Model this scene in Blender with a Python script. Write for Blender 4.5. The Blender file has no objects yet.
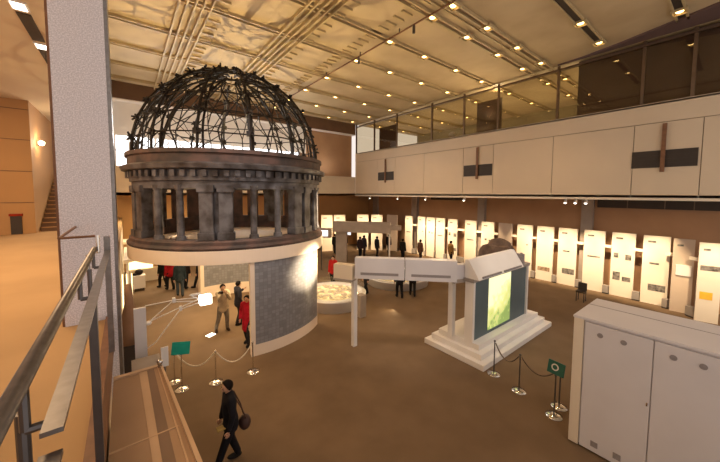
import bpy, bmesh, math, random
from math import sin, cos, pi, radians as R, sqrt, atan2, hypot
from mathutils import Vector, Matrix
random.seed(7)
COL = bpy.context.scene.collection
SC = bpy.context.scene

# ------------------------------------------------------------------ camera
FPX, YAW, PITCH, ROLL, CX, CY = 299.1, .6587, .0628, .0051, 357.4, 212.5
cam = bpy.data.cameras.new('camera'); camo = bpy.data.objects.new('camera', cam); COL.objects.link(camo)
F = Vector((sin(YAW)*cos(PITCH), cos(YAW)*cos(PITCH), -sin(PITCH)))
Rr = Vector((cos(YAW), -sin(YAW), 0)); U = Rr.cross(F)
r2 = cos(ROLL)*Rr + sin(ROLL)*U; u2 = -sin(ROLL)*Rr + cos(ROLL)*U
m = Matrix((r2, u2, -F)).transposed().to_4x4(); m.translation = (0, 0, 5.0)
camo.matrix_world = m
cam.sensor_fit = 'HORIZONTAL'; cam.sensor_width = 36; cam.lens = FPX/720*36
cam.shift_x = (360-CX)/720; cam.shift_y = (CY-231)/720
cam.clip_start = .05; cam.clip_end = 200
SC.camera = camo

# ------------------------------------------------------------------ light
SC.view_settings.view_transform = 'Standard'; SC.view_settings.look = 'None'
SC.view_settings.gamma = 1; SC.view_settings.use_curve_mapping = False
SC.view_settings.exposure = 0.12
world = bpy.data.worlds.new('world'); SC.world = world; world.use_nodes = True
bg = world.node_tree.nodes['Background']; bg.inputs[0].default_value = (1.0, .88, .80, 1); bg.inputs[1].default_value = .95

WARM = (1.0, .66, .34)
def area(name, loc, aim, sx, sy, power, col=WARM):
    l = bpy.data.lights.new(name, 'AREA'); l.shape = 'RECTANGLE'; l.size = sx; l.size_y = sy; l.energy = power; l.color = col
    o = bpy.data.objects.new(name, l); COL.objects.link(o); o.location = loc
    o.rotation_euler = (Vector(aim)-Vector(loc)).to_track_quat('-Z', 'Y').to_euler(); return o
def spot(name, loc, aim, power, ang=60, blend=.6, col=WARM, rad=.05):
    l = bpy.data.lights.new(name, 'SPOT'); l.energy = power; l.color = col; l.spot_size = R(ang); l.spot_blend = blend; l.shadow_soft_size = rad
    o = bpy.data.objects.new(name, l); COL.objects.link(o); o.location = loc
    o.rotation_euler = (Vector(aim)-Vector(loc)).to_track_quat('-Z', 'Y').to_euler(); return o
def point(name, loc, power, col=WARM, rad=.1):
    l = bpy.data.lights.new(name, 'POINT'); l.energy = power; l.color = col; l.shadow_soft_size = rad
    o = bpy.data.objects.new(name, l); COL.objects.link(o); o.location = loc; return o
DC = (3.4, 12.3)                                   # centre of the dome model
spot('dome_uplight', (DC[0]-.9, DC[1]-.5, 3.6), (DC[0]+.2, DC[1]-1.6, 11), 1500, 120, .8, (1, .74, .37), .04)
spot('dome_uplight', (DC[0]+1.3, DC[1]+.9, 3.6), (DC[0]-.4, DC[1]-1.0, 11), 800, 120, .8, (1, .74, .37), .04)
spot('track_light_on_dome', (15.9, 4.6, 4.75), (5.0, 9.5, 2.35), 60000, 8.5, 1.0, (1, .78, .50), .06)
spot('track_light_columns', (15.9, 5.6, 4.75), (6.2, 10.9, 4.0), 16000, 14, 1.0, (1, .78, .50), .06)
spot('track_light_front', (1.5, 5.0, 10.8), (3.0, 9.6, 4.6), 1500, 40, .9, (.95, .88, .85), .2)
area('atrium_daylight', (4.5, 20.3, 8.3), (6, 6, 2), 9, 2.2, 420, (1, .95, .88))
area('gallery_wall_fill', (7, 20.4, 6.9), (7, 21.8, 9.2), 14, .5, 100, (1, .94, .86))  # added fill that brightens the white wall above the windows
area('platform_underlight', (3.4, 12.6, 2.9), (3.4, 12.6, 0), 3.5, 3.5, 260, (1, .74, .42))
area('far_hall_light', (2.5, 19.0, 4.8), (2.5, 19.0, 0), 5, 3, 330, (1, .76, .44))
for (x, y, p) in ((11.6, 6.0, 600), (11.6, 13, 800), (3.0, 6.7, 380), (8, 1.8, 130)):
    spot('ceiling_downlight', (x, y, 10.85), (x, y, 0), p, 120, .8, (1, .68, .38), .25)
area('balcony_fill_uplight', (15.6, 9, 8.62), (12.5, 9, 11), .25, 22, 380, (1, .74, .42))  # added uplight to brighten the ceiling, no fixture modelled
area('balcony_room_fill', (19.5, 9, 7.2), (19.5, 9, 11), 3, 20, 420, (1, .80, .50))  # added uplight that lifts the ceiling behind the glass
area('mezzanine_ceiling_light', (-3.0, 8.5, 8.25), (-3.0, 8.5, 3), 3, 9, 520, (1, .68, .38))

# ------------------------------------------------------------------ materials
def mat(name, col, col2=None, scale=6, rough=.6, metal=0, bump=0, emit=0, detail=3, spec=.4):
    M = bpy.data.materials.new(name); M.use_nodes = True; nt = M.node_tree; b = nt.nodes['Principled BSDF']
    b.inputs['Roughness'].default_value = rough; b.inputs['Metallic'].default_value = metal
    b.inputs['Specular IOR Level'].default_value = spec
    c2 = col2 or tuple(c*.86 for c in col)
    tc = nt.nodes.new('ShaderNodeTexCoord'); n = nt.nodes.new('ShaderNodeTexNoise'); n.inputs['Scale'].default_value = scale; n.inputs['Detail'].default_value = detail
    nt.links.new(tc.outputs['Object'], n.inputs['Vector'])
    cr = nt.nodes.new('ShaderNodeValToRGB'); cr.color_ramp.elements[0].position = .35; cr.color_ramp.elements[1].position = .65
    cr.color_ramp.elements[0].color = (*c2, 1); cr.color_ramp.elements[1].color = (*col, 1)
    nt.links.new(n.outputs['Fac'], cr.inputs[0]); nt.links.new(cr.outputs[0], b.inputs['Base Color'])
    if bump:
        bp = nt.nodes.new('ShaderNodeBump'); bp.inputs['Strength'].default_value = bump; bp.inputs['Distance'].default_value = .02
        nt.links.new(n.outputs['Fac'], bp.inputs['Height']); nt.links.new(bp.outputs[0], b.inputs['Normal'])
    if emit:
        nt.links.new(cr.outputs[0], b.inputs['Emission Color']); b.inputs['Emission Strength'].default_value = emit
    return M
def glassmat(name, tint=(1, 1, 1), refl=.2, rough=.02):
    M = bpy.data.materials.new(name); M.use_nodes = True; nt = M.node_tree; nt.nodes.clear()
    o = nt.nodes.new('ShaderNodeOutputMaterial'); t = nt.nodes.new('ShaderNodeBsdfTransparent'); g = nt.nodes.new('ShaderNodeBsdfGlossy'); x = nt.nodes.new('ShaderNodeMixShader')
    t.inputs[0].default_value = (*tint, 1); g.inputs['Roughness'].default_value = rough; x.inputs[0].default_value = refl
    nt.links.new(t.outputs[0], x.inputs[1]); nt.links.new(g.outputs[0], x.inputs[2]); nt.links.new(x.outputs[0], o.inputs[0]); return M
def gridmat(name, base, line, n, rough=.3):
    """many small pictures in rows, with thin lines between"""
    M = bpy.data.materials.new(name); M.use_nodes = True; nt = M.node_tree; b = nt.nodes['Principled BSDF']; b.inputs['Roughness'].default_value = rough
    uv = nt.nodes.new('ShaderNodeUVMap'); br = nt.nodes.new('ShaderNodeTexBrick'); br.offset = 0
    br.inputs['Color1'].default_value = (*base, 1); br.inputs['Color2'].default_value = (*[c*.7 for c in base], 1); br.inputs['Mortar'].default_value = (*line, 1)
    br.inputs['Scale'].default_value = n; br.inputs['Mortar Size'].default_value = .06; br.inputs['Brick Width'].default_value = 1; br.inputs['Row Height'].default_value = 1
    nt.links.new(uv.outputs[0], br.inputs['Vector']); nt.links.new(br.outputs['Color'], b.inputs['Base Color']); return M

M = {}
M['floor'] = mat('carpet_brown', (.18, .118, .070), (.15, .098, .057), 1.2, .85, spec=.15, detail=6)
M['mezz'] = mat('carpet_tan', (.45, .285, .14), (.40, .25, .12), .9, .75, spec=.15)
M['ceil'] = mat('ceiling_plaster', (.54, .42, .25), (.45, .34, .20), .7, .7)
M['ceilrib'] = mat('ceiling_rib', (.50, .38, .20), None, 3, .5)
M['slot'] = mat('dark_slot', (.05, .035, .025), None, 3, .6)
M['balc'] = mat('balcony_panel', (.66, .53, .38), (.62, .50, .36), .5, .55)
M['balc_back'] = mat('joint_dark', (.30, .22, .15), None, 4, .8)
M['tan'] = mat('wall_tan', (.48, .26, .10), (.44, .24, .095), .6, .7)
M['brownwall'] = mat('wall_brown', (.42, .24, .125), (.36, .20, .105), .8, .6)
M['cream'] = mat('wall_cream', (.74, .64, .50), (.70, .60, .47), .8, .7)
M['white'] = mat('white_paint', (.80, .76, .72), (.76, .72, .68), 1.5, .5)
M['whitecool'] = mat('white_laminate', (.66, .63, .64), (.62, .59, .60), 1.2, .4)
M['fascia'] = mat('brown_fascia', (.16, .085, .045), None, 2, .6)
M['frame'] = mat('dark_metal_frame', (.19, .13, .085), None, 8, .35, .7)
M['blind'] = mat('brown_blind', (.14, .085, .075), (.125, .075, .065), 1.5, .7)
M['steel'] = mat('brushed_steel', (.26, .24, .23), (.21, .19, .18), 20, .32, .8)
M['darksteel'] = mat('dark_steel', (.12, .11, .11), None, 12, .35, .8)
M['chrome'] = mat('chrome', (.75, .72, .68), None, 10, .15, 1)
M['bronze'] = mat('weathered_metal', (.155, .145, .15), (.042, .032, .028), 2.4, .5, .35, .5, detail=8)
M['rust'] = mat('rusty_masonry', (.115, .065, .052), (.045, .034, .030), 2.6, .65, .1, .6, detail=8)
M['iron'] = mat('blackened_iron', (.024, .017, .014), (.012, .009, .008), 9, .5, .5, .3)
M['disc'] = mat('disc_cream', (.80, .66, .52), (.76, .62, .49), 1, .5)
M['lamp'] = mat('lamp_glow', (1, .66, .24), (1, .64, .22), 2, .5, emit=9)
M['lampw'] = mat('lamp_glow_white', (1, .93, .80), (1, .92, .78), 2, .5, emit=4)
M['window'] = mat('daylight_window', (.95, .97, 1), (.90, .92, .97), .8, .5, emit=2.2)
M['glass'] = glassmat('clear_glass', (.80, .76, .66), .07)
M['thin_glass'] = glassmat('case_glass', (.95, .95, .93), .06)
M['stone'] = mat('terrazzo', (.84, .80, .83), (.60, .57, .60), 75, .45, detail=2)
M['stone'].node_tree.nodes['Color Ramp'].color_ramp.elements[0].position = .42 if 'Color Ramp' in M['stone'].node_tree.nodes else .42
M['teal'] = mat('teal_sign', (.0, .30, .27), None, 4, .5)
M['dgreen'] = mat('dark_green_sign', (.02, .12, .09), None, 4, .5)
M['slate'] = mat('slate_panel', (.10, .14, .155), (.085, .12, .135), 1.3, .5)
M['rope'] = mat('rope_cream', (.72, .64, .52), None, 30, .7)
M['ropedark'] = mat('rope_dark', (.13, .09, .06), None, 30, .7)
M['grey'] = mat('grey_box', (.36, .31, .27), None, 3, .6)
M['pilaster'] = mat('grey_column', (.36, .29, .24), None, 2, .6)
M['wood'] = mat('brown_wood', (.22, .10, .045), (.16, .07, .03), 8, .5)
M['rock'] = mat('rough_rock', (.20, .14, .11), (.11, .075, .06), 2.5, .9, bump=.8, detail=8)
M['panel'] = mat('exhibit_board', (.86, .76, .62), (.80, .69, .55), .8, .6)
M['panelshade'] = mat('exhibit_board_painted_shade', (.60, .47, .36), (.55, .43, .33), .8, .6)  # shade put into the colour of boards that get no spotlight
M['photo'] = mat('dark_photo', (.30, .26, .22), (.05, .045, .04), 7, .5, detail=6)
M['photob'] = mat('brown_photo', (.50, .36, .22), (.16, .09, .05), 6, .5, detail=6)
M['yellow'] = mat('yellow_print', (.90, .52, .05), None, 5, .5)
M['vent'] = mat('vent_grey', (.28, .25, .25), None, 30, .6)
M['boothtop'] = mat('booth_roof_tan', (.42, .27, .16), (.38, .24, .14), 2, .45)
M['boothtrimlight'] = mat('booth_trim_painted_light', (.62, .42, .26), None, 2, .45)  # roof trim tone, also used for the painted band of light
M['boothshade'] = mat('booth_painted_shade', (.24, .15, .095), None, 2, .45)  # roof tone darkened to stand for a band of shadow
M['skin'] = mat('skin', (.62, .36, .24), None, 5, .55)
M['hair'] = mat('black_hair', (.012, .009, .008), None, 20, .85, spec=.1)

def gphoto(name, stops, scale, emit):
    Mt = mat(name, stops[0], stops[1], scale, .5, emit=emit, detail=6)
    return Mt
M['screenpic'] = mat('backlit_garden_picture', (.98, .93, .52), (.34, .47, .16), 3.2, .5, emit=.75, detail=6)
nt = M['screenpic'].node_tree; bs = nt.nodes['Principled BSDF']; tc = nt.nodes.new('ShaderNodeTexCoord'); sx = nt.nodes.new('ShaderNodeSeparateXYZ'); nz = nt.nodes.new('ShaderNodeTexNoise'); nz.inputs['Scale'].default_value = 4.5; nz.inputs['Detail'].default_value = 6
nt.links.new(tc.outputs['Generated'], sx.inputs[0]); nt.links.new(tc.outputs['Object'], nz.inputs['Vector'])
def mth(op, a, b):
    q = nt.nodes.new('ShaderNodeMath'); q.operation = op
    for i_, v in enumerate((a, b)):
        if isinstance(v, (int, float)): q.inputs[i_].default_value = v
        else: nt.links.new(v, q.inputs[i_])
    return q.outputs[0]
fac = mth('ADD', mth('ADD', mth('MULTIPLY', sx.outputs['Z'], .9), mth('MULTIPLY', sx.outputs['X'], -.35)), mth('MULTIPLY', nz.outputs['Fac'], .9))
cr = nt.nodes.new('ShaderNodeValToRGB'); cr.color_ramp.elements[0].position = .35; cr.color_ramp.elements[0].color = (.25, .36, .10, 1); cr.color_ramp.elements[1].position = .95; cr.color_ramp.elements[1].color = (1, .97, .60, 1)
e_ = cr.color_ramp.elements.new(.62); e_.color = (.72, .76, .26, 1)
nt.links.new(fac, cr.inputs[0]); nt.links.new(cr.outputs[0], bs.inputs['Base Color']); nt.links.new(cr.outputs[0], bs.inputs['Emission Color'])
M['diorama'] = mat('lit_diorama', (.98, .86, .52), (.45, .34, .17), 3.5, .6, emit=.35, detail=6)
M['glow'] = mat('lit_display', (1, .84, .48), (1, .78, .38), 1.5, .5, emit=2.2)
M['gridphoto'] = gridmat('photo_grid', (.25, .245, .26), (.17, .165, .17), 1)
M['cloth_cache'] = None
CM = {}
def cloth(c):
    if c not in CM: CM[c] = mat('cloth_%d' % len(CM), c, tuple(v*.7 for v in c), 7, .85, spec=.15)
    return CM[c]

# ------------------------------------------------------------------ helpers
class MB:
    def __init__(s): s.b = bmesh.new()
    def box(s, x0, x1, y0, y1, z0, z1, M4=None):
        v = [s.b.verts.new((x, y, z)) for x in (x0, x1) for y in (y0, y1) for z in (z0, z1)]
        for f in ((0,1,3,2),(4,6,7,5),(0,4,5,1),(2,3,7,6),(0,2,6,4),(1,5,7,3)): s.b.faces.new([v[i] for i in f])
        if M4:
            for q in v: q.co = M4 @ q.co
        return s
    def prism(s, pts, z0, z1):
        a = [s.b.verts.new((p[0], p[1], z0)) for p in pts]; b = [s.b.verts.new((p[0], p[1], z1)) for p in pts]; n = len(pts)
        s.b.faces.new(a[::-1]); s.b.faces.new(b)
        for i in range(n): s.b.faces.new((a[i], a[(i+1) % n], b[(i+1) % n], b[i]))
        return s
    def tube(s, p, q, r, r1=None, n=8):
        p, q = Vector(p), Vector(q); d = (q-p); r1 = r if r1 is None else r1
        if d.length < 1e-6: return s
        t = d.normalized(); a = t.cross(Vector((0,0,1)) if abs(t.z) < .9 else Vector((1,0,0))).normalized(); b = t.cross(a)
        A = [s.b.verts.new(p+(a*cos(k*2*pi/n)+b*sin(k*2*pi/n))*r) for k in range(n)]
        B = [s.b.verts.new(q+(a*cos(k*2*pi/n)+b*sin(k*2*pi/n))*r1) for k in range(n)]
        for k in range(n): s.b.faces.new((A[k], A[(k+1) % n], B[(k+1) % n], B[k]))
        s.b.faces.new(A[::-1]); s.b.faces.new(B); return s
    def path(s, pts, r, n=6):
        for a, b in zip(pts, pts[1:]): s.tube(a, b, r, n=n)
        return s
    def lathe(s, prof, n=48, c=(0, 0), a0=0, a1=2*pi, closed_prof=False):
        full = abs(a1-a0-2*pi) < 1e-6; k = n if full else n+1; rings = []
        for i in range(k):
            a = a0+(a1-a0)*i/n
            rings.append([s.b.verts.new((c[0]+r*cos(a), c[1]+r*sin(a), z)) for r, z in prof])
        m_ = len(prof)
        for i in range(n):
            A, B = rings[i], rings[(i+1) % k]
            for j in range(m_ if closed_prof else m_-1):
                s.b.faces.new((A[j], B[j], B[(j+1) % m_], A[(j+1) % m_]))
        if closed_prof and not full:
            s.b.faces.new(rings[0]); s.b.faces.new(rings[-1][::-1])
        return s
    def ball(s, c, r, sc=(1, 1, 1), u=12, v=8):
        g = bmesh.ops.create_uvsphere(s.b, u_segments=u, v_segments=v, radius=r)
        for q in g['verts']: q.co = Vector((q.co.x*sc[0], q.co.y*sc[1], q.co.z*sc[2]))+Vector(c)
        return s
    def build(s, name, mt, parent=None, smooth=False, bevel=0, off=None):
        bmesh.ops.remove_doubles(s.b, verts=s.b.verts, dist=1e-5) if smooth else None
        bmesh.ops.recalc_face_normals(s.b, faces=s.b.faces)
        if bevel: bmesh.ops.bevel(s.b, geom=s.b.edges[:], offset=bevel, segments=2, affect='EDGES', clamp_overlap=True)
        me = bpy.data.meshes.new(name)
        if parent is not None and off is None:
            off = Vector((0, 0, 0)) if parent.get('_local') else wloc(parent)
        if off is not None:
            for q in s.b.verts: q.co -= Vector(off)
        s.b.to_mesh(me); s.b.free()
        if smooth:
            for p in me.polygons: p.use_smooth = True
        me.materials.append(mt); o = bpy.data.objects.new(name, me); COL.objects.link(o)
        if parent is not None: o.parent = parent
        return o
def wloc(o):
    v = Vector((0, 0, 0))
    while o: v += o.location; o = o.parent
    return v
LOCAL = []
def thing(name, label, cat, loc=(0, 0, 0), rz=0, group=None, local=False):
    o = bpy.data.objects.new(name, None); COL.objects.link(o); o.location = loc; o.rotation_euler = (0, 0, rz); o.empty_display_size = .1
    o['label'] = label; o['category'] = cat
    if group: o['group'] = group
    if local: o['_local'] = 1; LOCAL.append(o)
    return o
def tag(o, label, cat, group=None):
    o['label'] = label; o['category'] = cat
    if group: o['group'] = group
    return o
def struct(o): o['kind'] = 'structure'; return o
def dup(root, loc=None, rz=None, label=None, group=None):
    def cp(o, par):
        c = o.copy(); COL.objects.link(c)
        if par: c.parent = par
        for ch in o.children: cp(ch, c)
        return c
    r = cp(root, None)
    if loc is not None: r.location = loc
    if rz is not None: r.rotation_euler = (0, 0, rz)
    if label: r['label'] = label
    if group: r['group'] = group
    return r

# ------------------------------------------------------------------ room shell
struct(MB().box(-.25, 20.2, -3.2, 24, -.2, 0).build('floor', M['floor']))
struct(MB().box(-14, -.22, -3.2, 24, 3.1, 3.45).build('floor', M['mezz']))
struct(MB().box(-.24, -.18, -3.2, 4.66, 3.05, 3.50).build('trim_1', M['wood']))
struct(MB().box(-.30, -.22, -3.2, 24, 0, 3.1).build('wall_left', M['cream']))
struct(MB().box(-.6, 24.3, -3.2, 21.2, 11, 11.2).build('ceiling', M['ceil']))
struct(MB().box(-14, -.5, -3.2, 24, 8.35, 8.5).build('ceiling', M['cream']))
struct(MB().box(-.62, -.5, 4.7, 21.2, 8.35, 11).build('wall_left', M['cream']))
# curved brown bulkhead at the near right end of the ceiling
pts = [(16.0, 5.6), (15.9, 4.6), (15.55, 3.2), (15.1, 1.8), (14.7, .6), (14.3, -1), (14.2, -3.2), (16.0, -3.2)]
struct(MB().prism(pts, 10.93, 11.0).build('trim_2', M['blind']))

# mezzanine far wall, its stair recess and lamp
struct(MB().box(-14, -2.72, 16.3, 16.5, 3.45, 8.35).build('wall_back', M['tan']))
struct(MB().box(-2.9, -2.72, 16.5, 24, 3.45, 8.35).build('wall_left', M['tan']))
struct(MB().box(-2.72, -.5, 23.2, 23.4, 3.45, 8.35).build('wall_back', M['cream']))
mb = MB()
for z in (4.6, 5.75, 6.9, 8.0): mb.box(-14, -2.72, 16.285, 16.3, z, z+.02)
struct(mb.build('trim_3', M['fascia']))
d = struct(MB().box(-3.34, -3.06, 16.24, 16.3, 3.45, 4.12).build('door_1', M['slot']))
mb = MB(); mb.box(-3.37, -3.03, 16.22, 16.3, 4.12, 4.2)
mb.build('door_frame', cloth((.35, .03, .01)), d, off=(0, 0, 0))
st = thing('staircase', 'dark stepped staircase rising beside the tan wall behind the pillar', 'staircase', (-2.3, 16.6, 3.45))
for i in range(14):
    MB().box(-2.7, -.95, 16.9+i*.28, 17.18+i*.28, 3.45, 3.45+.17*(i+1)-.03).build('step', M['tan' if 0 else 'fascia'], st)
mb = MB()
for i in range(14): mb.box(-2.7, -.95, 16.88+i*.28, 16.96+i*.28, 3.45+.17*(i+1)-.03, 3.45+.17*(i+1))
mb.build('step_edge', M['tan'], st)
wl = thing('wall_lamp', 'small glowing lamp on the tan wall beside the dark staircase', 'lamp', (-2.6, 17.2, 6.9), local=True)
wl.location = (-2.72, 17.3, 6.95)
MB().box(0, .05, -.08, .08, -.1, .1).build('back_plate', M['chrome'], wl)
MB().ball((.13, 0, 0), .10).build('bulb', M['lampw'], wl, True)
point('wall_lamp_light', (-2.35, 17.3, 6.95), 40, (1, .75, .45))
# mezzanine ceiling downlights and slots
first = None
for i, y in enumerate((6.4, 8.14, 10.04, 12.0, 14.0)):
    if first is None:
        first = thing('ceiling_light', 'x', 'ceiling light', (-1.4, y, 8.35), local=True)
        MB().box(-.12, .12, -.16, .16, -.03, -.002).build('trim', M['white'], first); MB().box(-.09, .09, -.13, .13, -.04, -.03).build('lens', M['lampw'], first)
        c = first
    else: c = dup(first, (-1.4, y, 8.35))
    c['group'] = 'ceiling lights over the mezzanine'
    c['label'] = ['rectangular ceiling light over the mezzanine, nearest of the row', 'rectangular ceiling light at the top left, above the dark ceiling slot', 'rectangular ceiling light left of the pillar between two dark slots', 'rectangular mezzanine ceiling light behind the terrazzo pillar, nearer one', 'rectangular mezzanine ceiling light behind the terrazzo pillar, farther one'][i]
mb = MB()
for y0, y1 in ((6.7, 7.85), (8.45, 9.75), (10.3, 11.7), (12.3, 13.7)): mb.box(-1.5, -1.3, y0, y1, 8.33, 8.352)
struct(mb.build('trim_4', M['slot']))

# far end of the atrium: brown fascia, white band, daylight windows
struct(MB().box(-.5, 16, 21, 21.2, 10.1, 11).build('trim_5', M['fascia']))
struct(MB().box(11.5, 16, 21.55, 21.6, 6.4, 10.1).build('wall_back', M['brownwall']))
struct(MB().box(-.5, 16, 21.6, 21.8, 8.2, 10.1).build('wall_back', M['white']))
struct(MB().box(-.5, 16, 21.0, 21.8, 10.05, 10.1).build('ceiling', M['white']))
struct(MB().box(-.5, 16, 21, 21.25, 4.85, 6.45).build('wall_back', M['cream']))
struct(MB().box(-.5, 19.9, 21, 24, 4.85, 5.0).build('ceiling', M['tan']))
mb = MB()
for k in range(6):
    x0 = -.4+k*1.9
    if k in (1,): pass
    w = struct(MB().box(x0+.06, x0+1.84, 21.66, 21.7, 6.5, 8.2).build('window_%d' % (k+1), M['window']))
    mb = MB()
    for xx in (x0, x0+.62, x0+1.24): mb.box(xx, xx+.06, 21.58, 21.66, 6.45, 8.2)
    mb.box(x0, x0+1.9, 21.58, 21.66, 7.35, 7.40)
    mb.build('window_frame', M['white'], w, off=(0, 0, 0))
struct(MB().box(11, 16, 21.66, 21.7, 6.4, 8.2).build('wall_back', M['brownwall']))
struct(MB().box(-.5, 16, 21.2, 21.8, 6.35, 6.45).build('floor', M['grey']))
struct(MB().box(-.5, 19.9, 23.6, 23.8, 0, 4.85).build('wall_back', M['tan']))
# right wall of the hall under the balcony
struct(MB().box(19.7, 19.9, -3.2, 23.6, 0, 4.9).build('wall_right', M['brownwall']))
for k, (y, w) in enumerate(((5.1, .5), (11.12, .5), (17.2, .6), (22.3, .6))):
    struct(MB().box(19.42, 19.7, y-w/2, y+w/2, 0, 4.85).build('trim_%d' % (6+k), M['pilaster']))
mb = MB().box(19.55, 19.7, -3.2, 4.7, 4.35, 4.85); struct(mb.build('trim_10', M['slot']))
mb = MB()
for y in (-2, -.8, .4, 1.3, 2.2, 3.5): mb.box(19.53, 19.55, y, y+.03, 4.35, 4.85)
struct(mb.build('trim_11', M['frame']))
struct(MB().box(19.5, 19.7, 12.5, 15.5, 4.55, 4.85).build('trim_12', M['slot']))

# balcony on the right: soffit, panelled face, glass wall, inner room
struct(MB().box(16.0, 19.9, -3.2, 21, 4.85, 5.0).build('ceiling', M['cream']))
struct(MB().box(16.04, 16.2, -3.2, 21, 4.85, 8.42).build('wall_right', M['balc_back']))
seams = [-3.2, -1.6, 1.0, 2.8, 5.64, 8.53, 10.38, 13.35, 16.1, 18.1, 21]
mb = MB(); g = .012
for a, b in zip(seams, seams[1:]):
    mb.box(16.0, 16.045, a+g, b-g, 4.86, 7.72)
mb.box(16.0, 16.045, -3.2, 21, 7.745, 8.48)
mb.box(16.0, 16.3, -3.2, 21, 8.42, 8.5)
struct(mb.build('wall_right', M['balc']))
struct(MB().box(15.97, 16.06, -3.2, 21, 4.80, 4.90).build('trim_13', M['cream']))
struct(MB().box(16.2, 24, -3.2, 21, 6.3, 6.5).build('floor', M['mezz']))
struct(MB().box(24, 24.2, -3.2, 21, 6.5, 11).build('wall_right', mat('wall_olive', (.34, .29, .17), None, 1, .7)))
vent0 = None
for (yc, w, lab) in ((1.95, 1.75, 'long black air vent with upright bar, nearest one on the balcony face'), (9.45, 1.75, 'black air vent with an upright bar in the middle of the balcony face'), (17.1, 1.75, 'black air vent with upright bar at the far end of the balcony face')):
    if vent0 is None:
        v = vent0 = thing('air_vent', lab, 'air vent', (16.0, yc, 6.37), local=True)
        mb = MB().box(-.025, .0, -w/2, w/2, -.32, .32); mb.build('grille', M['slot'], v)
        mb = MB()
        for z in (-.3, -.15, 0, .15, .3): mb.box(-.04, -.025, -w/2, w/2, z-.012, z+.012)
        mb.build('slat', M['slot'], v)
        MB().box(-.10, -.04, -.06, .06, -.5, 1.3).build('bar', M['wood'], v)
    else: dup(vent0, (16.0, yc, 6.37), None, lab)
mull = [-2.4, 1.33, 2.66, 5.57, 8.4, 10.47, 12.84, 16.07, 18.6, 21.0]
for k, (a, b) in enumerate(zip(mull, mull[1:])):
    w = struct(MB().box(16.06, 16.16, b-.05, b+.05, 8.5, 10.93).build('window_%d' % (7+k), M['frame']))
    MB().box(16.10, 16.115, a+.05, b-.05, 8.5, 10.75).build('window_pane', M['glass'], w, off=(0, 0, 0))
struct(MB().box(16.02, 16.2, -3.2, 21, 10.72, 10.79).build('trim_14', M['frame']))
struct(MB().box(16.0, 16.25, -3.2, 21, 10.93, 11.0).build('trim_15', M['ceilrib']))
bl = None
for a, b, lab, h in ((8.3, 9.75, 'dark brown screen behind the balcony glass in the middle', 10.2), (-2.4, 4.85, 'large dark brown blind behind the balcony glass at the right', 10.9), (16.2, 18.2, 'grey brown screen behind the balcony glass near its far end', 10.2)):
    t = thing('window_blind', lab, 'blind', (16.3, (a+b)/2, 6.5))
    MB().box(16.28, 16.31, a, b, 6.5, h).build('fabric', M['blind'], t)
    MB().box(16.27, 16.32, a, b, h, h+.04).build('top_rail', M['frame'], t)
def track(y, x=16.35, z=4.85): pass
# balcony furniture silhouettes behind the glass
t = thing('sofa', 'dark low sofa behind the balcony glass beside a white object', 'sofa', (17.3, 11.7, 6.5))
MB().box(16.9, 17.7, 10.7, 12.7, 6.5, 8.7).build('seat', M['blind'], t, bevel=.05)
tag(MB().ball((17.0, 11.9, 8.88), .18, (1, 1.4, .9)).build('white_bag', M['white'], smooth=True), 'small white bag on the dark sofa behind the balcony glass', 'bag')

# ceiling: grid of ribs, louvre bands and the dark track
rows = [1.6, 3.8, 5.93, 6.73, 8.77, 10.9, 13.4, 15.7, 18.0, 20.1]
k = 17
for i, y in enumerate(rows):
    mb = MB()
    if y in (1.6, 3.8):
        mb.box(10.2, 15.2, y-.16, y-.1, 10.93, 11.0); mb.box(10.2, 15.2, y+.1, y+.16, 10.93, 11.0)
    else:
        mb.box(-.5, 16, y-.13, y-.07, 10.90, 11.0); mb.box(-.5, 16, y+.07, y+.13, 10.90, 11.0)
        mb.box(16.2, 24, y-.13, y-.07, 10.90, 11.0); mb.box(16.2, 24, y+.07, y+.13, 10.90, 11.0)
        if y == 5.93:
            mb.box(-.5, 16, y+.32, y+.38, 10.94, 11.0)
    struct(mb.build('trim_%d' % k, M['ceilrib'])); k += 1
    mb = MB()
    if y in (1.6, 3.8): mb.box(10.2, 15.0, y-.10, y+.10, 10.97, 11.001)
    else: mb.box(-.5, 24, y-.035, y+.035, 10.97, 11.001)
    struct(mb.build('trim_%d' % k, M['slot'] if y in (1.6, 3.8) else M['wood'])); k += 1
for x, rr in ((2.0, rows[4:]), (5.2, rows[3:])):
    mb = MB()
    for dx in (-.52, -.3, -.08, .14, .36): mb.box(x+dx, x+dx+.05, -3.2, 21, 10.86, 11.0)
    for y0, y1 in zip(rows, rows[1:]):
        n = 5
        for j in range(n):
            yy = y0+.2+(y1-y0-.4)*j/(n-1)
            if y1-y0 > 1.2: mb.box(x+.45, x+.85, yy-.04, yy+.04, 10.93, 11.0)
    struct(mb.build('trim_%d' % k, M['ceilrib'])); k += 1
mb = MB()
for j in range(60): mb.box(7.35, 7.8, -2+j*.38, -1.92+j*.38, 10.94, 11.0)
struct(mb.build('trim_%d' % k, M['ceilrib'])); k += 1
tr = thing('lighting_track', 'long dark lighting track running along the middle of the ceiling', 'lighting track', (8.08, 9, 10.85))
MB().box(8.06, 8.10, -3, 20.5, 10.82, 10.86).build('rail', M['wood'], tr)
for y in (2, 5, 8, 10.3, 13, 16, 19): MB().box(8.065, 8.095, y-.015, y+.015, 10.86, 11.0).build('hanger', M['darksteel'], tr)
for y, ax in ((10.4, 0), (7.3, 0)):
    h = MB().tube((8.08, y, 10.8), (8.08, y, 10.55), .05).build('spotlight', M['darksteel'], tr)
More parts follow.
